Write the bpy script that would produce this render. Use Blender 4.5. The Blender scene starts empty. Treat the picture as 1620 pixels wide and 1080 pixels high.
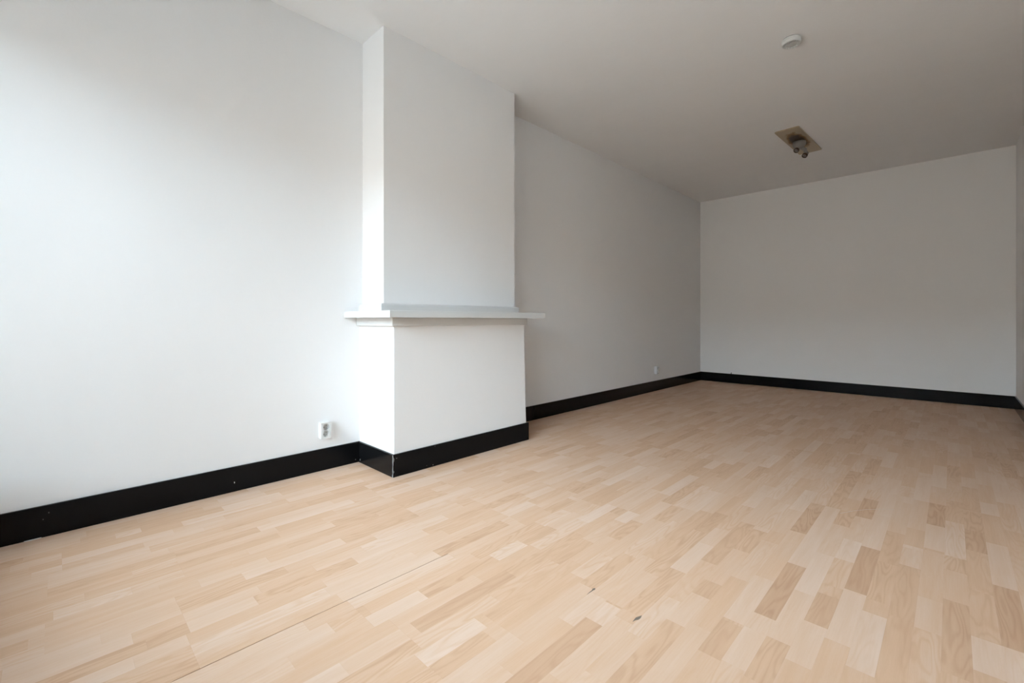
import bpy, bmesh, math, random
from mathutils import Vector, Matrix

scene = bpy.context.scene
S = 0.967                                   # metres per camera height
W, L, H = 3.5249*S, 7.5865*S, 2.9697*S      # room width, far wall, ceiling
FY = -0.80                                  # inner face of the window wall behind the camera

# ---------------------------------------------------------------- camera
cd = bpy.data.cameras.new('camera'); cam = bpy.data.objects.new('camera', cd)
scene.collection.objects.link(cam); scene.camera = cam
cam.location = (3.0061*S, 0.0, S)
cam.rotation_euler = (math.pi/2, 0, 0.7739)
cd.sensor_fit = 'HORIZONTAL'; cd.sensor_width = 36.0
cd.lens = 711.5938/1620*36
cd.shift_y = -33.65/1620
cd.clip_start = 0.02

# ---------------------------------------------------------------- sky, light, exposure
world = bpy.data.worlds.new('overcast_sky'); scene.world = world; world.use_nodes = True
bg = world.node_tree.nodes['Background']
bg.inputs['Color'].default_value = (0.825, 0.95, 1.10, 1); bg.inputs['Strength'].default_value = 20.8
WX0, WX1, WZ0, WZ1 = 0.10, 3.15, 0.42, 2.43          # the window opening
pl = bpy.data.lights.new('window_portal', 'AREA'); po = bpy.data.objects.new('window_portal', pl)
scene.collection.objects.link(po)
pl.shape = 'RECTANGLE'; pl.size = WX1-WX0; pl.size_y = WZ1-WZ0; pl.cycles.is_portal = True
po.location = ((WX0+WX1)/2, FY-0.26, (WZ0+WZ1)/2); po.rotation_euler = (math.pi/2, 0, math.pi)
vs = scene.view_settings
vs.view_transform = 'Standard'; vs.look = 'None'; vs.gamma = 1.0; vs.use_curve_mapping = False
vs.exposure = 0.0

# ---------------------------------------------------------------- materials
def mat(name):
    m = bpy.data.materials.new(name); m.use_nodes = True
    nt = m.node_tree; b = nt.nodes['Principled BSDF']
    return m, nt, b
def node(nt, t, **kw):
    n = nt.nodes.new(t)
    for k, v in kw.items():
        if k in n.inputs.keys(): n.inputs[k].default_value = v
        else: setattr(n, k, v)
    return n
def math_n(nt, op, a, b=None, c=None):
    n = nt.nodes.new('ShaderNodeMath'); n.operation = op
    for i, v in enumerate((a, b, c)):
        if v is None: continue
        if isinstance(v, (int, float)): n.inputs[i].default_value = v
        else: nt.links.new(v, n.inputs[i])
    return n.outputs[0]
def simple(name, col, rough=0.5, spec=0.5, metal=0.0, bump=0.0, bscale=200):
    m, nt, b = mat(name)
    g = node(nt, 'ShaderNodeNewGeometry')
    nz = node(nt, 'ShaderNodeTexNoise', Scale=bscale, Detail=3.0)
    nt.links.new(g.outputs['Position'], nz.inputs['Vector'])
    mx = node(nt, 'ShaderNodeMix', data_type='RGBA')
    mx.inputs[6].default_value = (*[c*0.96 for c in col], 1); mx.inputs[7].default_value = (*[min(1, c*1.03) for c in col], 1)
    nt.links.new(nz.outputs['Fac'], mx.inputs[0]); nt.links.new(mx.outputs[2], b.inputs['Base Color'])
    b.inputs['Roughness'].default_value = rough; b.inputs['Specular IOR Level'].default_value = spec; b.inputs['Metallic'].default_value = metal
    if bump:
        bp = node(nt, 'ShaderNodeBump', Strength=bump, Distance=0.002)
        nt.links.new(nz.outputs['Fac'], bp.inputs['Height']); nt.links.new(bp.outputs[0], b.inputs['Normal'])
    return m

def paint(name, col, stretch, var=0.03, bump=0.12):
    """Roller-painted plaster: broad soft mottling and faint roller streaks."""
    m, nt, b = mat(name)
    g = node(nt, 'ShaderNodeNewGeometry')
    mp = node(nt, 'ShaderNodeMapping'); mp.inputs['Scale'].default_value = stretch
    nt.links.new(g.outputs['Position'], mp.inputs['Vector'])
    n1 = node(nt, 'ShaderNodeTexNoise', Scale=1.6, Detail=4.0, Roughness=0.6)
    nt.links.new(mp.outputs[0], n1.inputs['Vector'])
    n2 = node(nt, 'ShaderNodeTexNoise', Scale=90.0, Detail=4.0)
    nt.links.new(g.outputs['Position'], n2.inputs['Vector'])
    n3 = node(nt, 'ShaderNodeTexNoise', Scale=5.0, Detail=3.0)
    nt.links.new(mp.outputs[0], n3.inputs['Vector'])
    mx = node(nt, 'ShaderNodeMix', data_type='RGBA')
    mx.inputs[6].default_value = (*[c*(1-var) for c in col], 1); mx.inputs[7].default_value = (*[min(.95, c*(1+var)) for c in col], 1)
    nt.links.new(n1.outputs['Fac'], mx.inputs[0]); nt.links.new(mx.outputs[2], b.inputs['Base Color'])
    h = math_n(nt, 'ADD', math_n(nt, 'MULTIPLY', n2.outputs['Fac'], 0.25), math_n(nt, 'MULTIPLY', n3.outputs['Fac'], 1.6))
    bp = node(nt, 'ShaderNodeBump', Strength=bump, Distance=0.01)
    nt.links.new(h, bp.inputs['Height']); nt.links.new(bp.outputs[0], b.inputs['Normal'])
    b.inputs['Roughness'].default_value = 0.65; b.inputs['Specular IOR Level'].default_value = 0.25
    return m
M = {}
M['wall'] = paint('white_wall_paint', (0.91, 0.91, 0.91), (1, 1, 0.35), 0.012)
M['ceiling'] = paint('white_ceiling_paint', (0.925, 0.92, 0.915), (0.5, 2.4, 1), 0.018, 0.10)
M['mantel'] = paint('white_gloss_mantel_paint', (0.71, 0.715, 0.71), (1, 1, 1), 0.015, 0.04)
M['mantel'].node_tree.nodes['Principled BSDF'].inputs['Roughness'].default_value = 0.42
M['plastic'] = simple('white_plastic', (0.74, 0.75, 0.74), 0.35)
M['plastic_grey'] = simple('grey_plastic', (0.42, 0.43, 0.42), 0.4)
M['socket_well'] = simple('shaded_socket_plastic', (0.62, 0.62, 0.60), 0.4)
M['hole'] = simple('contact_hole_black', (0.01, 0.01, 0.01), 0.6)
M['clip'] = simple('earth_clip_steel', (0.55, 0.55, 0.55), 0.35, metal=1.0)
M['bakelite'] = simple('brown_bakelite', (0.065, 0.034, 0.016), 0.35)
M['holder'] = simple('grey_lampholder_metal', (0.25, 0.24, 0.22), 0.45, metal=0.3, bump=0.2)
M['plaster'] = simple('plaster_crumb', (0.80, 0.79, 0.76), 0.9)
M['bare'] = simple('bare_worn_edge', (0.20, 0.20, 0.20), 0.7, bump=0.5)
M['core'] = simple('fibreboard_core', (0.36, 0.25, 0.17), 0.9)
M['screed'] = simple('subfloor', (0.05, 0.04, 0.035), 0.9)
M['outside'] = simple('paving_outside', (0.32, 0.30, 0.28), 0.9, bscale=3)
M['facade'] = simple('added_house_brick', (0.36, 0.27, 0.21), 0.9, bscale=2)
M['chip_dark'] = simple('chipped_laminate_core', (0.17, 0.13, 0.10), 0.9, bump=0.6)
M['scratch'] = simple('pale_scratch', (0.66, 0.52, 0.42), 0.6)

def black_paint():
    m, nt, b = mat('black_gloss_paint')
    g = node(nt, 'ShaderNodeNewGeometry')
    nz = node(nt, 'ShaderNodeTexNoise', Scale=14.0, Detail=5.0, Roughness=0.7)
    nt.links.new(g.outputs['Position'], nz.inputs['Vector'])
    r = node(nt, 'ShaderNodeMapRange'); r.inputs['To Min'].default_value = 0.08; r.inputs['To Max'].default_value = 0.22
    nt.links.new(nz.outputs['Fac'], r.inputs['Value']); nt.links.new(r.outputs[0], b.inputs['Roughness'])
    b.inputs['Base Color'].default_value = (0.006, 0.006, 0.0065, 1)
    b.inputs['Specular IOR Level'].default_value = 0.12
    n2 = node(nt, 'ShaderNodeTexNoise', Scale=30.0, Detail=2.0)
    nt.links.new(g.outputs['Position'], n2.inputs['Vector'])
    bp = node(nt, 'ShaderNodeBump', Strength=0.06, Distance=0.003)
    nt.links.new(n2.outputs['Fac'], bp.inputs['Height']); nt.links.new(bp.outputs[0], b.inputs['Normal'])
    return m
M['black'] = black_paint()

def yellowed_plate():
    m, nt, b = mat('yellowed_plate_with_scorch')
    tc = node(nt, 'ShaderNodeTexCoord')
    sp = node(nt, 'ShaderNodeSeparateXYZ'); nt.links.new(tc.outputs['Object'], sp.inputs[0])
    nz = node(nt, 'ShaderNodeTexNoise', Scale=16.0, Detail=4.0); nt.links.new(tc.outputs['Object'], nz.inputs['Vector'])
    x = math_n(nt, 'DIVIDE', sp.outputs[0], 0.093)
    y = math_n(nt, 'DIVIDE', math_n(nt, 'ADD', sp.outputs[1], 0.05), 0.29)
    d = math_n(nt, 'SQRT', math_n(nt, 'ADD', math_n(nt, 'MULTIPLY', x, x), math_n(nt, 'MULTIPLY', y, y)))
    d = math_n(nt, 'ADD', d, math_n(nt, 'MULTIPLY', math_n(nt, 'SUBTRACT', nz.outputs['Fac'], 0.5), 0.7))
    cr = node(nt, 'ShaderNodeValToRGB'); e = cr.color_ramp.elements
    e[0].position = 0.55; e[0].color = (0.030, 0.014, 0.003, 1)
    e[1].position = 1.15; e[1].color = (0.46, 0.37, 0.25, 1)
    k = e.new(0.82); k.color = (0.25, 0.125, 0.03, 1)
    nt.links.new(d, cr.inputs[0]); nt.links.new(cr.outputs[0], b.inputs['Base Color'])
    b.inputs['Roughness'].default_value = 0.5
    return m
M['plate'] = yellowed_plate()

def laminate():
    """Beech-look laminate; 'strip' attribute = tone, seed, figure strength per strip."""
    m, nt, b = mat('beech_laminate'); lk = nt.links
    at = node(nt, 'ShaderNodeAttribute', attribute_name='strip')
    sa = node(nt, 'ShaderNodeSeparateColor'); lk.new(at.outputs['Color'], sa.inputs[0])
    tone, seed, fig = sa.outputs[0], sa.outputs[1], sa.outputs[2]
    g = node(nt, 'ShaderNodeNewGeometry'); sp = node(nt, 'ShaderNodeSeparateXYZ'); lk.new(g.outputs['Position'], sp.inputs[0])
    sz = math_n(nt, 'MULTIPLY', seed, 91.7)
    def vec(sx, sy):
        c = node(nt, 'ShaderNodeCombineXYZ')
        lk.new(math_n(nt, 'MULTIPLY', sp.outputs[0], sx), c.inputs[0]); lk.new(math_n(nt, 'MULTIPLY', sp.outputs[1], sy), c.inputs[1]); lk.new(sz, c.inputs[2])
        return c.outputs[0]
    ring = node(nt, 'ShaderNodeTexNoise', Scale=1.0, Detail=1.5, Roughness=0.35); lk.new(vec(20, 2.6), ring.inputs['Vector'])
    w = math_n(nt, 'SINE', math_n(nt, 'MULTIPLY', ring.outputs['Fac'], 62.0))
    w = math_n(nt, 'POWER', math_n(nt, 'ADD', math_n(nt, 'MULTIPLY', w, 0.5), 0.5), 2.2)
    fine = node(nt, 'ShaderNodeTexNoise', Scale=1.0, Detail=3.0, Roughness=0.6); lk.new(vec(170, 7), fine.inputs['Vector'])
    fleck = node(nt, 'ShaderNodeTexNoise', Scale=1.0, Detail=1.0); lk.new(vec(900, 60), fleck.inputs['Vector'])
    broad = node(nt, 'ShaderNodeTexNoise', Scale=1.0, Detail=2.0); lk.new(vec(26, 2.2), broad.inputs['Vector'])
    t = math_n(nt, 'MULTIPLY_ADD', math_n(nt, 'SUBTRACT', broad.outputs['Fac'], 0.5), 0.50, tone)
    t = math_n(nt, 'MULTIPLY_ADD', math_n(nt, 'SUBTRACT', fine.outputs['Fac'], 0.5), 0.26, t)
    t = math_n(nt, 'MULTIPLY_ADD', math_n(nt, 'SUBTRACT', fleck.outputs['Fac'], 0.5), 0.10, t)
    t = math_n(nt, 'ADD', t, math_n(nt, 'MULTIPLY', math_n(nt, 'MULTIPLY', math_n(nt, 'SUBTRACT', w, 0.3), fig), 0.25))
    t = math_n(nt, 'MULTIPLY_ADD', t, 0.78, 0.08)
    cr = node(nt, 'ShaderNodeValToRGB'); e = cr.color_ramp.elements
    e[0].position = 0.0; e[0].color = (0.720, 0.548, 0.435, 1)
    e[1].position = 1.0; e[1].color = (0.480, 0.280, 0.172, 1)
    k = e.new(0.45); k.color = (0.635, 0.412, 0.272, 1)
    lk.new(t, cr.inputs[0]); lk.new(cr.outputs[0], b.inputs['Base Color'])
    b.inputs['Roughness'].default_value = 0.36; b.inputs['Specular IOR Level'].default_value = 0.02
    bp = node(nt, 'ShaderNodeBump', Strength=0.05, Distance=0.0006)
    lk.new(fine.outputs['Fac'], bp.inputs['Height']); lk.new(bp.outputs[0], b.inputs['Normal'])
    return m
M['laminate'] = laminate()

def glass():
    m = bpy.data.materials.new('window_glass'); m.use_nodes = True; nt = m.node_tree; nt.nodes.clear()
    o = node(nt, 'ShaderNodeOutputMaterial'); t = node(nt, 'ShaderNodeBsdfTransparent'); gl = node(nt, 'ShaderNodeBsdfGlossy', Roughness=0.0)
    f = node(nt, 'ShaderNodeFresnel', IOR=1.45); mx = node(nt, 'ShaderNodeMixShader')
    t.inputs[0].default_value = (0.93, 0.96, 0.95, 1)
    nt.links.new(f.outputs[0], mx.inputs[0]); nt.links.new(t.outputs[0], mx.inputs[1]); nt.links.new(gl.outputs[0], mx.inputs[2]); nt.links.new(mx.outputs[0], o.inputs[0])
    return m
M['glass'] = glass()

# ---------------------------------------------------------------- mesh helpers
def link(o, parent=None):
    scene.collection.objects.link(o)
    if parent is not None: o.parent = parent
    return o
def obj(name, bm, m, parent=None, loc=None, smooth=False):
    """bm is in world coordinates; the origin is moved to loc (parent is at its own place)."""
    me = bpy.data.meshes.new(name)
    if loc is not None: bmesh.ops.translate(bm, vec=-Vector(loc), verts=bm.verts)
    bmesh.ops.recalc_face_normals(bm, faces=bm.faces)
    if smooth:
        for f in bm.faces: f.smooth = True
    bm.to_mesh(me); bm.free()
    me.materials.append(m)
    o = bpy.data.objects.new(name, me)
    link(o, parent)
    if loc is not None: o.location = Vector(loc) - (world_loc(parent) if parent is not None else Vector((0, 0, 0)))
    elif parent is not None: o.location = -world_loc(parent)
    return o
def world_loc(o):
    v = Vector((0, 0, 0))
    while o is not None: v += o.location; o = o.parent
    return v
def tag(o, label=None, cat=None, group=None, kind=None):
    for k, v in (('label', label), ('category', cat), ('group', group), ('kind', kind)):
        if v: o[k] = v
    return o
def empty(name, loc, label, cat, group=None):
    o = bpy.data.objects.new(name, None); o.empty_display_size = 0.05; link(o); o.location = loc
    return tag(o, label, cat, group)
def box(bm, a, b, bevel=0.0, seg=2):
    a, b = Vector(a), Vector(b)
    r = bmesh.ops.create_cube(bm, size=1.0, matrix=Matrix.Translation((a+b)/2) @ Matrix.Diagonal((*(b-a), 1)))
    if bevel:
        es = list({e for v in r['verts'] for e in v.link_edges})
        bmesh.ops.bevel(bm, geom=es, offset=bevel, segments=seg, profile=0.5, affect='EDGES')
    return bm
def boxo(name, a, b, m, parent=None, bevel=0.0, loc=None):
    return obj(name, box(bmesh.new(), a, b, bevel), m, parent, loc if loc is not None else ((a[0]+b[0])/2, (a[1]+b[1])/2, min(a[2], b[2])))
def lathe(bm, prof, mtx=None, n=32, cap=True):
    """prof: list of (radius, height); spun about z then transformed by mtx."""
    mtx = mtx or Matrix.Identity(4)
    rings = []
    for r, z in prof:
        rings.append([bm.verts.new(mtx @ Vector((r*math.cos(2*math.pi*i/n), r*math.sin(2*math.pi*i/n), z))) for i in range(n)])
    for a, b in zip(rings, rings[1:]):
        for i in range(n): bm.faces.new((a[i], a[(i+1) % n], b[(i+1) % n], b[i]))
    if cap: bm.faces.new(rings[0][::-1]); bm.faces.new(rings[-1])
    return bm
def tube(bm, pts, rad, n=14):
    pts = [Vector(p) for p in pts]; rings = []
    rads = rad if isinstance(rad, (list, tuple)) else [rad]*len(pts)
    up = Vector((0.31, 0.17, 0.93))
    for i, p in enumerate(pts):
        d = (pts[min(i+1, len(pts)-1)] - pts[max(i-1, 0)]).normalized()
        a = d.cross(up).normalized(); c = d.cross(a)
        rings.append([bm.verts.new(p + rads[i]*(math.cos(2*math.pi*k/n)*a + math.sin(2*math.pi*k/n)*c)) for k in range(n)])
    for r0, r1 in zip(rings, rings[1:]):
        for k in range(n): bm.faces.new((r0[k], r0[(k+1) % n], r1[(k+1) % n], r1[k]))
    bm.faces.new(rings[0][::-1]); bm.faces.new(rings[-1])
    return bm
def prism(bm, poly, h0, h1, axis):
    """poly of 2-D points extruded along an axis ('x','y','z') from h0 to h1."""
    def P(a, b, h):
        return {'x': (h, a, b), 'y': (a, h, b), 'z': (a, b, h)}[axis]
    v0 = [bm.verts.new(P(a, b, h0)) for a, b in poly]; v1 = [bm.verts.new(P(a, b, h1)) for a, b in poly]
    n = len(poly)
    bm.faces.new(v0[::-1]); bm.faces.new(v1)
    for i in range(n): bm.faces.new((v0[i], v0[(i+1) % n], v1[(i+1) % n], v1[i]))
    return bm
def struct(name, bm, m, loc, smooth=False):
    return tag(obj(name, bm, m, None, loc, smooth), kind='structure')

# ---------------------------------------------------------------- room shell
T = 0.22
FT = 0.009                                   # laminate thickness; its top is z = 0
floor = struct('floor', box(bmesh.new(), (-T, FY-0.3, -0.25), (W+T, L+T, -FT)), M['screed'], (W/2, L/2, -FT))
struct('ceiling', box(bmesh.new(), (-T, FY-0.3, H), (W+T, L+T, H+0.2)), M['ceiling'], (W/2, L/2, H))
struct('wall_left', box(bmesh.new(), (-T, FY-0.3, -FT), (0, L+T, H)), M['wall'], (-T/2, L/2, 0))
struct('wall_back', box(bmesh.new(), (0, L, -FT), (W, L+T, H)), M['wall'], (W/2, L+T/2, 0))
struct('wall_right', box(bmesh.new(), (W, FY-0.3, -FT), (W+T, L+T, H)), M['wall'], (W+T/2, L/2, 0))
bm = bmesh.new()
box(bm, (0, FY-0.3, -FT), (W, FY, WZ0)); box(bm, (0, FY-0.3, WZ1), (W, FY, H))
box(bm, (0, FY-0.3, WZ0), (WX0, FY, WZ1)); box(bm, (WX1, FY-0.3, WZ0), (W, FY, WZ1))
struct('wall_front', bm, M['wall'], (W/2, FY-0.15, 0))
struct('added_ground_outside', box(bmesh.new(), (-40, -60, -4.2), (40, FY-0.3, -4.0)), M['outside'], (0, -30, -4.0))  # unseen street level, added to make the daylight through the window plausible

# unseen house row, added across the street to block low sky light
struct('added_house_row', box(bmesh.new(), (-40, -24, -4.0), (40, -16, 4.6)), M['facade'], (0, -20, -4.0))

# window in the wall behind the camera: frame, mullions, panes, sill
win = struct('window_1', box(bmesh.new(), (WX0-0.0, FY-0.3, WZ0-0.03), (WX1, FY-0.02, WZ0)), M['mantel'], ((WX0+WX1)/2, FY-0.15, WZ0))
fy0, fy1 = FY-0.24, FY-0.18
def wpart(name, a, b, m='mantel'): return boxo(name, a, b, M[m], win, 0.004 if m != 'glass' else 0)
wpart('window_frame', (WX0, fy0, WZ0), (WX0+0.06, fy1, WZ1)); wpart('window_frame', (WX1-0.06, fy0, WZ0), (WX1, fy1, WZ1))
wpart('window_frame', (WX0+0.06, fy0, WZ0), (WX1-0.06, fy1, WZ0+0.07)); wpart('window_frame', (WX0+0.06, fy0, WZ1-0.06), (WX1-0.06, fy1, WZ1))
xm = [WX0+0.06+(WX1-WX0-0.12)*i/3 for i in range(4)]
for x in xm[1:3]: wpart('mullion', (x-0.03, fy0, WZ0+0.07), (x+0.03, fy1, WZ1-0.06))
for i in range(3):
    wpart('pane', (xm[i]+(0.03 if i else 0), fy0+0.027, WZ0+0.07), (xm[i+1]-(0.03 if i < 2 else 0), fy0+0.033, WZ1-0.06), 'glass')
wpart('window_sill', (WX0-0.06, FY-0.16, WZ0), (WX1+0.06, FY+0.12, WZ0+0.03))

# ---------------------------------------------------------------- laminate floor: boards of three strips
rnd = random.Random(11)
PITCH, X0 = 0.064, 0.0056                    # strip width, edge of strip row 0
# strips that stand out: centre x, near end y, far end y, tone (0 pale .. 1 dark)
Q = 0.967/1.08
FIXED = [(2.759,1.819,2.298,.88),(2.761,2.298,2.796,.10),(2.695,2.659,3.035,.85),(2.672,1.482,1.697,.62),(2.748,1.491,1.819,.15),
 (2.900,1.896,2.130,.68),(2.880,1.638,1.896,.10),(2.967,2.233,2.713,.88),(2.976,2.713,3.208,.02),(2.954,1.841,2.233,.18),
 (2.910,3.103,3.450,.80),(3.124,2.151,2.630,.58),(3.395,2.205,2.691,.88),(3.407,2.691,3.182,.00),(3.381,1.937,2.205,.10),
 (3.337,3.016,3.303,.72),(3.199,3.250,3.637,.80),(3.196,2.902,3.250,.18),(2.540,1.778,1.905,.62),(2.475,2.048,2.513,.62),
 (2.328,2.319,2.613,.66),(2.325,0.800,1.359,.78),(2.331,1.359,1.487,.00),(1.896,0.893,1.367,.68),(2.114,0.823,1.048,.52),
 (1.684,0.823,1.032,.44),(1.757,1.597,1.821,.50),(1.980,1.570,1.836,.52),(2.205,1.520,1.855,.55),(2.420,1.613,1.890,.55)]
fixed = {}
for x, a, b, t in FIXED:
    k = round((x*Q - X0 - PITCH/2)/PITCH); fixed.setdefault(k, []).append((a*Q, b*Q, min(max(t, 0.22), 0.80)))
YA, YB = FY+0.006, L-0.006
GAPX = 22                                    # row edge with the opened joint
def rowsegs(k, cuts):
    """(y0, y1, tone) along one strip row; cuts are the board ends."""
    segs = sorted(fixed.get(k, [])); out = []; y = YA; ci = sorted(cuts)
    prev = 0.3
    def fill(a, b):
        nonlocal prev
        while b - a > 1e-4:
            l = rnd.choice((0.21, 0.27, 0.33, 0.40, 0.43)) * rnd.uniform(.9, 1.1)
            if b - a - l < 0.12: l = b - a
            e = a + l
            for c in ci:
                if a + 1e-4 < c < e - 1e-4: e = c; break
            t = rnd.choice((0.14, 0.2, 0.25, 0.28, 0.32, 0.36, 0.4, 0.46, 0.56)) + rnd.uniform(-.04, .04)
            if abs(t-prev) < .06: t += .1
            prev = t
            out.append((a, e, t)); a = e
    for a, b, t in segs:
        if a > y: fill(y, a)
        out.append((max(a, y), b, t)); y = b
    fill(y, YB)
    return out
BL = 1.285
nrow = int((W - X0)/PITCH) + 2
boards = []                                  # (x0, x1, y0, y1, [(xa, xb, ya, yb, tone)])
k = -2
while X0 + k*PITCH < W:
    rows = [r for r in range(k, k+3) if X0 + (r+1)*PITCH > 0.004 and X0 + r*PITCH < W-0.004]
    fx = [s for r in rows for s in fixed.get(r, [])]
    best = None
    for _ in range(40):
        o = rnd.uniform(0.1, BL); cuts = []; c = YA + o
        while c < YB - 0.1: cuts.append(c); c += BL
        bad = sum(1 for c in cuts for a, b, t in fx if a + .01 < c < b - .01)
        if best is None or bad < best[0]: best = (bad, cuts)
    cuts = [YA] + best[1] + [YB]
    segs = []
    for r in rows:
        xa, xb = max(X0 + r*PITCH, 0.004), min(X0 + (r+1)*PITCH, W-0.004)
        for a, b, t in rowsegs(r, best[1]):
            pieces = [a] + [c for c in best[1] if a + 1e-4 < c < b - 1e-4] + [b]
            for p, q in zip(pieces, pieces[1:]): segs.append((xa, xb, p, q, t, r))
    for c0, c1 in zip(cuts, cuts[1:]):
        st = [s for s in segs if c0 - 1e-4 <= (s[2]+s[3])/2 <= c1 + 1e-4]
        if st: boards.append((st[0][0], st[-1][1], c0, c1, st))
    k += 3
# size of each strip in the photograph decides which are parts of their own
cx, cyaw, cf = 3.0061*S, 0.7739, 711.6
def seen(s):
    x, y = (s[0]+s[1])/2, (s[2]+s[3])/2
    dx, dy = x - cx, y
    z = -math.sin(cyaw)*dx + math.cos(cyaw)*dy; u = math.cos(cyaw)*dx + math.sin(cyaw)*dy
    if z < 0.3: return 0
    px, py = 810 + cf*u/z, 506 + cf*S/z
    if not (-20 < px < 1640 and py < 1130): return 0
    return (s[1]-s[0])*(s[3]-s[2])/z**3
allst = sorted((s for b in boards for s in b[4]), key=seen, reverse=True)
near = set(id(s) for s in allst[:300])
def add_strip(bm, lay, s, gap=0.00004, z1=0.0):
    xa, xb, ya, yb, t, r = s
    ga = gb = gap
    lo = [(xa+ga, ya+gap), (xb-gb, ya+gap), (xb-gb, yb-gap), (xa+ga, yb-gap)]
    v0 = [bm.verts.new((x, y, z1-0.0025)) for x, y in lo]; v1 = [bm.verts.new((x, y, z1)) for x, y in lo]
    fs = [bm.faces.new(v1)] + [bm.faces.new((v0[i], v0[(i+1) % 4], v1[(i+1) % 4], v1[i])) for i in range(4)]
    seed = rnd.random(); fig = rnd.choice((0, 0, 0.15, 0.35, 0.7)) if t < 0.5 else rnd.choice((0.5, 0.8, 1.0))
    if t > 0.8: fig = 0.9
    for f in fs:
        for l in f.loops: l[lay] = (t, seed, fig, 1)
for b in boards:
    x0, x1, y0, y1, st = b
    c = ((x0+x1)/2, (y0+y1)/2, -FT)
    bm = bmesh.new(); lay = bm.loops.layers.float_color.new('strip')
    open_joint = abs(x0 - (X0 + GAPX*PITCH)) < 0.001 and y1 > 0.2 and y0 < 1.0
    box(bm, (x0+(0.0028 if open_joint else 0.0001), y0+0.0001, -FT), (x1-0.0001, y1-0.0001, -0.0026))
    kids = [s for s in st if id(s) in near]; rest = [s for s in st if id(s) not in near]
    for s in rest: add_strip(bm, lay, s)
    me = bpy.data.meshes.new('floor_board')
    bmesh.ops.translate(bm, vec=-Vector(c), verts=bm.verts)
    for i, f in enumerate(bm.faces): f.material_index = 1 if i < 6 else 0
    bm.to_mesh(me); bm.free(); me.materials.append(M['laminate']); me.materials.append(M['core'])
    bo = bpy.data.objects.new('floor_board', me); link(bo, floor); bo.location = Vector(c) - world_loc(floor)
    for s in kids:
        bm = bmesh.new(); lay = bm.loops.layers.float_color.new('strip')
        s2 = s
        if s[5] == GAPX and 0.22 < (s[2]+s[3])/2 < 0.98: s2 = (s[0]+0.0026,) + s[1:]
        add_strip(bm, lay, s2)
        cc = Vector(((s[0]+s[1])/2, (s[2]+s[3])/2, -0.0025))
        bmesh.ops.translate(bm, vec=-cc, verts=bm.verts)
        me = bpy.data.meshes.new('strip'); bm.to_mesh(me); bm.free(); me.materials.append(M['laminate'])
        so = bpy.data.objects.new('strip', me); link(so, bo); so.location = cc - Vector(c)

# damage on the floor: dark chips and a pale scratch
def flat(name, poly, z0, z1, m, parent):
    c = (sum(p[0] for p in poly)/len(poly), sum(p[1] for p in poly)/len(poly), z0)
    return obj(name, prism(bmesh.new(), poly, z0, z1, 'z'), M[m], parent, c)
def shape(cx, cy, ang, pts):
    ca, sa = math.cos(ang), math.sin(ang)
    return [(cx + ca*a - sa*b, cy + sa*a + ca*b) for a, b in pts]
mx, my = 2.0543*S, 1.3911*S
flat('chip', shape(mx, my, math.radians(90), [(-.028,-.0010),(-.008,-.0018),(.010,-.0030),(.020,-.0048),(.027,.0004),(.018,.0046),(.006,.0012),(-.010,.0010)]), -0.0005, 0.0003, 'chip_dark', floor)
mx, my = 2.2503*S, 1.3709*S
flat('chip', shape(mx, my, math.radians(90), [(-.024,.0012),(-.010,-.0020),(.000,-.0078),(.012,-.0085),(.026,-.0050),(.014,-.0002),(.002,.0040),(-.012,.0026)]), -0.0005, 0.0003, 'chip_dark', floor)
sc = [(2.803, 3.082), (2.845, 3.165), (2.897, 3.245), (2.955, 3.31), (3.013, 3.358)]
sc = [(a*Q, b*Q) for a, b in sc]
flat('scratch', sc + [(a-0.0022, b+0.0018) for a, b in sc[::-1]], -0.0005, 0.0002, 'scratch', floor)

# ---------------------------------------------------------------- chimney breast with mantel
h = S
ch = empty('chimney_breast', (0.15, 2.17*h, 0), 'white plastered chimney breast with a wide mantel shelf above its lower casing', 'chimney breast')
def bev_prism(poly, z0, z1, off):
    bm = prism(bmesh.new(), poly, z0, z1, 'z')
    es = [e for e in bm.edges if abs(e.verts[0].co.z - e.verts[1].co.z) > 0.1 and e.verts[0].co.x > 0.05]
    bmesh.ops.bevel(bm, geom=es, offset=off, segments=3, profile=0.5, affect='EDGES')
    return bm
CX, CY0, CY1T, CY1B = 0.4584*h, 1.5268*h, 2.748*h, 2.782*h
obj('flue_wall', bev_prism([(0, 1.5508*h), (0.2885*h, 1.5508*h), (0.2885*h, 2.8138*h), (0, 2.8138*h)], 1.06*h, H, 0.003), M['wall'], ch, (0.14, 2.18*h, 1.06*h))
bm = bmesh.new()
lo = [(0, CY0), (CX, CY0), (CX, CY1B), (0, CY1B)]; hi = [(0, CY0), (CX, CY0), (CX, CY1T), (0, CY1T)]
v0 = [bm.verts.new((x, y, 0)) for x, y in lo]; v1 = [bm.verts.new((x, y, 1.016*h)) for x, y in hi]
bm.faces.new(v0[::-1]); bm.faces.new(v1)
for i in range(4): bm.faces.new((v0[i], v0[(i+1) % 4], v1[(i+1) % 4], v1[i]))
es = [e for e in bm.edges if abs(e.verts[0].co.z - e.verts[1].co.z) > 0.1 and e.verts[0].co.x > 0.05]
bmesh.ops.bevel(bm, geom=es, offset=0.003, segments=3, profile=0.5, affect='EDGES')
obj('firebox_casing', bm, M['wall'], ch, (CX/2, (CY0+CY1B)/2, 0))
ms = boxo('mantel_shelf', (0, 1.414*h, 1.016*h), (0.600*h, 2.858*h, 1.060*h), M['mantel'], ch, 0.0025)
boxo('bed_moulding', (0, 1.502*h, 0.962*h), (0.482*h, 2.768*h, 1.016*h), M['mantel'], ms, 0.003)
bm = box(bmesh.new(), (0, 1.522*h, 1.060*h), (0.312*h, 2.842*h, 1.115*h))
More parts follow.
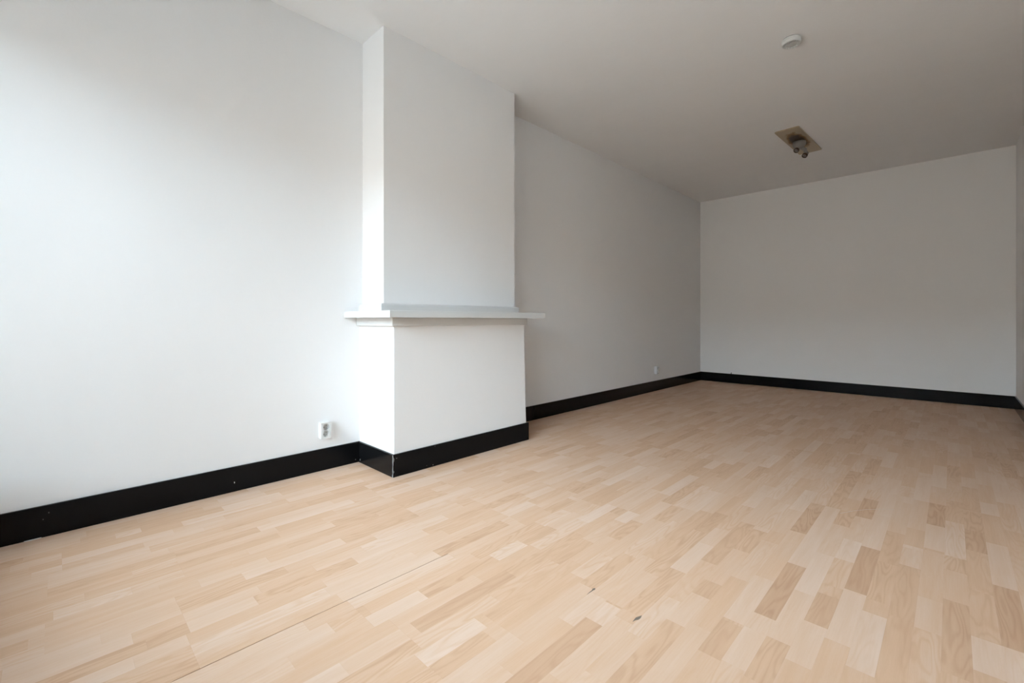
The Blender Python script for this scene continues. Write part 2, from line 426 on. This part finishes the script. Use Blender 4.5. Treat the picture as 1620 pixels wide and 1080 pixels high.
es = [e for e in bm.edges if all(v.co.z > 1.11*h for v in e.verts) and any(v.co.x > 0.1 for v in e.verts)]
bmesh.ops.bevel(bm, geom=es, offset=0.014, segments=4, profile=0.5, affect='EDGES')
obj('top_moulding', bm, M['mantel'], ms, (0.15*h, 2.18*h, 1.06*h))

# ---------------------------------------------------------------- black baseboards
BH, BT = 0.1431*h, 0.013
def board_profile(t, hh):
    return [(0, 0), (t, 0), (t, hh-0.004), (t-0.0015, hh-0.001), (t-0.004, hh), (0, hh)]
def base_along(name, p0, p1, inward, mit0=0.0, mit1=0.0):
    """baseboard from p0 to p1 on the wall line; inward = direction into the room; mit* lengthen (+) or shorten (-) the outer face for mitres."""
    p0, p1, n = Vector((*p0, 0)), Vector((*p1, 0)), Vector((*inward, 0)); d = (p1-p0).normalized()
    bm = bmesh.new(); rings = []
    for p, m, s in ((p0, mit0, -1), (p1, mit1, 1)):
        rings.append([bm.verts.new(p + n*a + d*(s*m*a/BT) + Vector((0, 0, z+0.0005))) for a, z in board_profile(BT, BH)])
    k = len(rings[0])
    for i in range(k): bm.faces.new((rings[0][i], rings[0][(i+1) % k], rings[1][(i+1) % k], rings[1][i]))
    bm.faces.new(rings[0][::-1]); bm.faces.new(rings[1])
    c = (p0+p1)/2 + n*BT/2
    return struct(name, bm, M['black'], (c.x, c.y, 0))
bl = base_along('baseboard_left', (0, FY), (0, CY0), (1, 0), -BT, -BT)
base_along('baseboard_left_far', (0, CY1B), (0, L), (1, 0), -BT, -BT)
bs = base_along('baseboard_chimney_side', (0, CY0), (CX, CY0), (0, -1), -BT, BT)
bf = base_along('baseboard_chimney_front', (CX, CY0), (CX, CY1B), (1, 0), BT, BT)
base_along('baseboard_chimney_return', (CX, CY1B), (0, CY1B), (0, 1), BT, -BT)
bb = base_along('baseboard_back', (0, L), (W, L), (0, -1), -BT, -BT)
base_along('baseboard_right', (W, L), (W, FY), (-1, 0), -BT, -BT)
base_along('baseboard_front', (W, FY), (0, FY), (0, 1), -BT, -BT)
# worn strip on the outer corner, knocked-off paint, crumbs
bm = bmesh.new(); N = 12; r2 = random.Random(4)
ex, ey = CX+BT, CY0-BT; cols = []
for i in range(N+1):
    z = 0.001 + (BH-0.003)*i/N
    wa = 0.0045 + 0.004*r2.random() + (0.006 if i < 2 else 0); wb = 0.001 + 0.0025*r2.random() + (0.006 if i in (9, 10, 3) else 0)
    cols.append([bm.verts.new((ex-wa, ey-0.0004, z)), bm.verts.new((ex+0.0004, ey-0.0004, z)), bm.verts.new((ex+0.0004, ey+wb, z)), bm.verts.new((ex-wa, ey+0.002, z))])
for a, b in zip(cols, cols[1:]):
    for i in range(4): bm.faces.new((a[i], a[(i+1) % 4], b[(i+1) % 4], b[i]))
bm.faces.new(cols[0]); bm.faces.new(cols[-1][::-1])
tag(obj('worn_corner_edge', bm, M['bare'], bf, (ex, ey, 0)), 'grey worn-through paint along the outer corner')
def chip_on(parent, axis, at, y, z, w, hh, m='plaster'):
    pts = [(y+w*math.cos(a)*(.7+.3*r2.random()), z+hh*math.sin(a)*(.7+.3*r2.random())) for a in [i*math.pi/3.5 for i in range(7)]]
    bm = prism(bmesh.new(), pts, at-0.0004, at+0.0004, axis)
    return obj('paint_chip', bm, M[m], parent, {'x': (at, y, z), 'y': (y, at, z)}[axis])
chip_on(bl, 'x', BT, 0.805*Q, 0.052, .0022, .006)
chip_on(bl, 'x', BT, -0.01*Q, 0.105, .002, .004, 'bare'); chip_on(bl, 'x', BT, -0.03*Q, 0.080, .002, .003, 'bare')
chip_on(bf, 'x', CX+BT, CY0+0.30, 0.132, .004, .0022, 'bare'); chip_on(bf, 'x', CX+BT, CY0+0.235, 0.018, .004, .002, 'bare')
chip_on(bf, 'x', CX+BT, CY0+0.012, 0.115, .006, .003, 'bare'); chip_on(bf, 'x', CX+BT, CY0+0.285, 0.012, .003, .002, 'plaster')
chip_on(bl, 'x', BT, CY0-0.035, 0.022, .004, .003, 'bare'); chip_on(bs, 'y', CY0-BT, 0.035, 0.02, .004, .008, 'bare')
flat('plaster_sliver', [(BT+0.001, -0.085), (BT+0.004, -0.078), (BT+0.005, -0.045), (BT+0.002, -0.032)], 0.0003, 0.0035, 'plaster', None)
o = bpy.data.objects['plaster_sliver']; tag(o, 'white sliver of plaster on the floor against the black baseboard', 'plaster sliver')
# stub of cable poking up behind the back baseboard
o = obj('cable_stub', tube(bmesh.new(), [(0.5293*Q, L-0.006, BH-0.01), (0.5293*Q, L-0.006, BH+0.012), (0.5293*Q+.004, L-0.008, BH+0.022)], 0.0055, 10), M['hole'], None, (0.5293*Q, L-0.006, BH))
tag(o, 'short black cable stub sticking up at the top of the back baseboard', 'cable')

# ---------------------------------------------------------------- double wall sockets
def socket(y, z, label):
    """surface-mounted double socket on the left wall, centred at (0, y, z)"""
    wy, hz, dp = 0.066, 0.104, 0.040
    e = empty('wall_socket', (0, y, z-hz/2), label, 'socket', 'double wall sockets')
    cs = (z+0.0235, z-0.0205)
    R = 0.0205; n = 28
    bm = bmesh.new()
    # back box with rounded edges
    box(bm, (0.0, y-wy/2, z-hz/2), (0.0185, y+wy/2, z+hz/2))
    es = [e_ for e_ in bm.edges if abs(e_.verts[0].co.x - e_.verts[1].co.x) > 0.01]
    bmesh.ops.bevel(bm, geom=es, offset=0.008, segments=4, profile=0.5, affect='EDGES')
    obj('back_box', bm, M['plastic'], e, (0.017, y, z))
    # cover plate with two real round openings
    bm = bmesh.new(); x1, x0 = dp, 0.0183
    half = hz/2
    for ci, c in enumerate(cs):
        zt, zb = (z+half, (cs[0]+cs[1])/2) if ci == 0 else ((cs[0]+cs[1])/2, z-half)
        def edge_pt(a):
            cy_, sz_ = math.cos(a), math.sin(a); ks = []
            if abs(cy_) > 1e-6: ks.append((wy/2)/abs(cy_))
            if sz_ > 1e-6: ks.append((zt-c)/sz_)
            if sz_ < -1e-6: ks.append((c-zb)/-sz_)
            k_ = min(ks); return cy_*k_, sz_*k_
        angs = sorted([2*math.pi*i/n for i in range(n)] + [math.atan2(s*(zt-c if s > 0 else c-zb), q*wy/2) % (2*math.pi) for s in (1, -1) for q in (1, -1)])
        ring = []
        for a in angs:
            p = edge_pt(a)
            ring.append((bm.verts.new((x1, y+R*math.cos(a), c+R*math.sin(a))), bm.verts.new((x1, y+p[0], c+p[1])), bm.verts.new((x0, y+p[0], c+p[1])), bm.verts.new((x0, y+R*math.cos(a), c+R*math.sin(a)))))
        m_ = len(ring)
        for i in range(m_):
            a, b = ring[i], ring[(i+1) % m_]
            bm.faces.new((a[0], a[1], b[1], b[0])); bm.faces.new((a[1], a[2], b[2], b[1])); bm.faces.new((a[3], a[0], b[0], b[3]))
    bmesh.ops.remove_doubles(bm, verts=bm.verts, dist=1e-5)
    cp = obj('cover_plate', bm, M['plastic'], e, (dp, y, z))
    bv = cp.modifiers.new('soft_edge', 'BEVEL'); bv.width = 0.003; bv.segments = 3; bv.limit_method = 'ANGLE'; bv.angle_limit = math.radians(60)
    for c in cs:
        bm = bmesh.new()
        mt = Matrix.Translation((dp-0.0015, y, c)) @ Matrix.Rotation(math.pi/2, 4, 'Y')
        lathe(bm, [(R+0.0002, 0), (R-0.0012, 0), (R-0.0015, -0.017)][::1], mt, n, cap=False)
        lathe(bm, [(R-0.0015, -0.017), (0.0001, -0.017)], mt, n, cap=False)
        mt2 = Matrix.Translation((dp-0.0015, y, c)) @ Matrix.Rotation(math.pi/2, 4, 'Y')
        # lathe z axis now points along +x; the well goes inwards
        well = obj('socket_well', bm, M['socket_well'], e, (dp, y, c))
        for s in (-1, 1):
            a = math.radians(35)
            bm = bmesh.new(); lathe(bm, [(0.0026, 0), (0.0026, 0.0012)], Matrix.Translation((dp-0.0187, y+s*0.0095*math.cos(a), c+s*0.0095*math.sin(a))) @ Matrix.Rotation(math.pi/2, 4, 'Y'), 12)
            obj('contact_hole', bm, M['hole'], well, (dp-0.018, y+s*0.0095*math.cos(a), c+s*0.0095*math.sin(a)))
            a2 = a + math.pi/2
            py, pz = y+s*(R-0.0035)*math.cos(a2), c+s*(R-0.0035)*math.sin(a2)
            bm = bmesh.new(); box(bm, (dp-0.017, -0.0025, -0.0008), (dp-0.004, 0.0025, 0.0008), 0.0004, 1)
            bmesh.ops.rotate(bm, verts=bm.verts, cent=(0, 0, 0), matrix=Matrix.Rotation(a2-math.pi/2, 3, 'X'))
            bmesh.ops.translate(bm, verts=bm.verts, vec=(0, py, pz))
            obj('earth_clip', bm, M['clip'], well, (dp-0.01, py, pz))
    return e
socket(1.272*h, 0.269*h, 'white double wall socket on the bright wall beside the chimney breast')
socket(5.985*h, 0.293*h, 'white double wall socket above the far baseboard near the back corner')

# ---------------------------------------------------------------- smoke detector
sx, sy = 2.379*Q, 3.915*Q
sd = empty('smoke_detector', (sx, sy, H), 'round white smoke detector on the ceiling', 'smoke detector')
T0 = Matrix.Translation((sx, sy, H))
obj('mounting_base', lathe(bmesh.new(), [(0.053, 0), (0.053, -0.006)], T0, 40), M['plastic_grey'], sd, (sx, sy, H))
bm = lathe(bmesh.new(), [(0.0560, -0.006), (0.0585, -0.008), (0.0585, -0.016), (0.0575, -0.0168), (0.0575, -0.0178), (0.0583, -0.0186), (0.0570, -0.032), (0.0545, -0.0365), (0.050, -0.0385), (0.0495, -0.0370), (0.001, -0.0370)], T0, 48)
obj('housing', bm, M['plastic'], sd, (sx, sy, H-0.02), True)
for i in range(16):
    a = 2*math.pi*i/16; c = (sx+0.044*math.cos(a), sy+0.044*math.sin(a), H-0.0372)
    bm = bmesh.new(); box(bm, (-0.005, -0.0013, -0.0006), (0.005, 0.0013, 0.0006))
    bmesh.ops.rotate(bm, verts=bm.verts, cent=(0, 0, 0), matrix=Matrix.Rotation(a, 3, 'Z')); bmesh.ops.translate(bm, verts=bm.verts, vec=c)
    obj('vent_slot', bm, M['plastic_grey'], sd, c)
obj('test_button', lathe(bmesh.new(), [(0.030, -0.0368), (0.0305, -0.0385), (0.028, -0.0395), (0.001, -0.0398)], T0, 32), M['socket_well'], sd, (sx, sy, H-0.038), True)

# ---------------------------------------------------------------- remains of the ceiling lamp
lx, ly = 1.808*h, 5.744*h
lp = empty('ceiling_lamp_remains', (lx, ly, H), 'yellowed scorched ceiling plate with two bare grey lampholders hanging from it', 'ceiling lamp')
pm = box(bmesh.new(), (-0.109, -0.437, -0.009), (0.109, 0.437, 0))
es = [e for e in pm.edges if abs(e.verts[0].co.z - e.verts[1].co.z) > 0.005]
bmesh.ops.bevel(pm, geom=es, offset=0.016, segments=4, profile=0.5, affect='EDGES')
pmo = obj('base_plate', pm, M['plate'], lp)
pmo.location = (0, 0, 0); pmo.rotation_euler = (0, 0, math.radians(-2.5))
R_ = Vector((0.715, 0.699, 0)); F_ = Vector((-0.699, 0.715, 0)); Z_ = Vector((0, 0, 1))
P0 = Vector((lx, ly, H))
obj('canopy', lathe(bmesh.new(), [(0.060, -0.009), (0.061, -0.030), (0.056, -0.055), (0.042, -0.074), (0.020, -0.084), (0.001, -0.086)], Matrix.Translation(P0), 32), M['holder'], lp, (lx, ly, H-0.02), True)
for nm, pts, rad in (
    ('arm', [P0 + Z_*-0.045, P0 + R_*0.03 + Z_*-0.075, P0 + R_*0.062 + Z_*-0.088, P0 + R_*0.070 + Z_*-0.120], 0.017),
    ('arm', [P0 + Z_*-0.040 - R_*0.02, P0 - R_*0.035 + Z_*-0.055, P0 - R_*0.026 + Z_*-0.085], 0.017)):
    obj(nm, tube(bmesh.new(), pts, rad), M['holder'], lp, pts[0], True)
def holder(p, d):
    d = d.normalized(); q = d.to_track_quat('Z', 'Y').to_matrix().to_4x4(); mt = Matrix.Translation(p) @ q
    ho = obj('lampholder', lathe(bmesh.new(), [(0.014, -0.030), (0.0225, -0.024), (0.0235, 0.012), (0.021, 0.014)], mt, 24), M['holder'], lp, p, True)
    obj('socket_collar', lathe(bmesh.new(), [(0.0245, 0.004), (0.0262, 0.006), (0.0262, 0.026), (0.0235, 0.028), (0.0225, 0.027), (0.0215, 0.010)], mt, 24, cap=False), M['bakelite'], ho, p + d*0.015, True)
    obj('contact', lathe(bmesh.new(), [(0.0205, 0.0145), (0.0205, 0.0165), (0.007, 0.017), (0.006, 0.022)], mt, 20), M['holder'], ho, p + d*0.016, False)
holder(P0 + R_*0.066 + Z_*-0.143, -R_*0.62 + Z_*-0.75 - F_*0.25)
holder(P0 - R_*0.020 + Z_*-0.092, -R_*0.75 + Z_*-0.6 - F_*0.25)
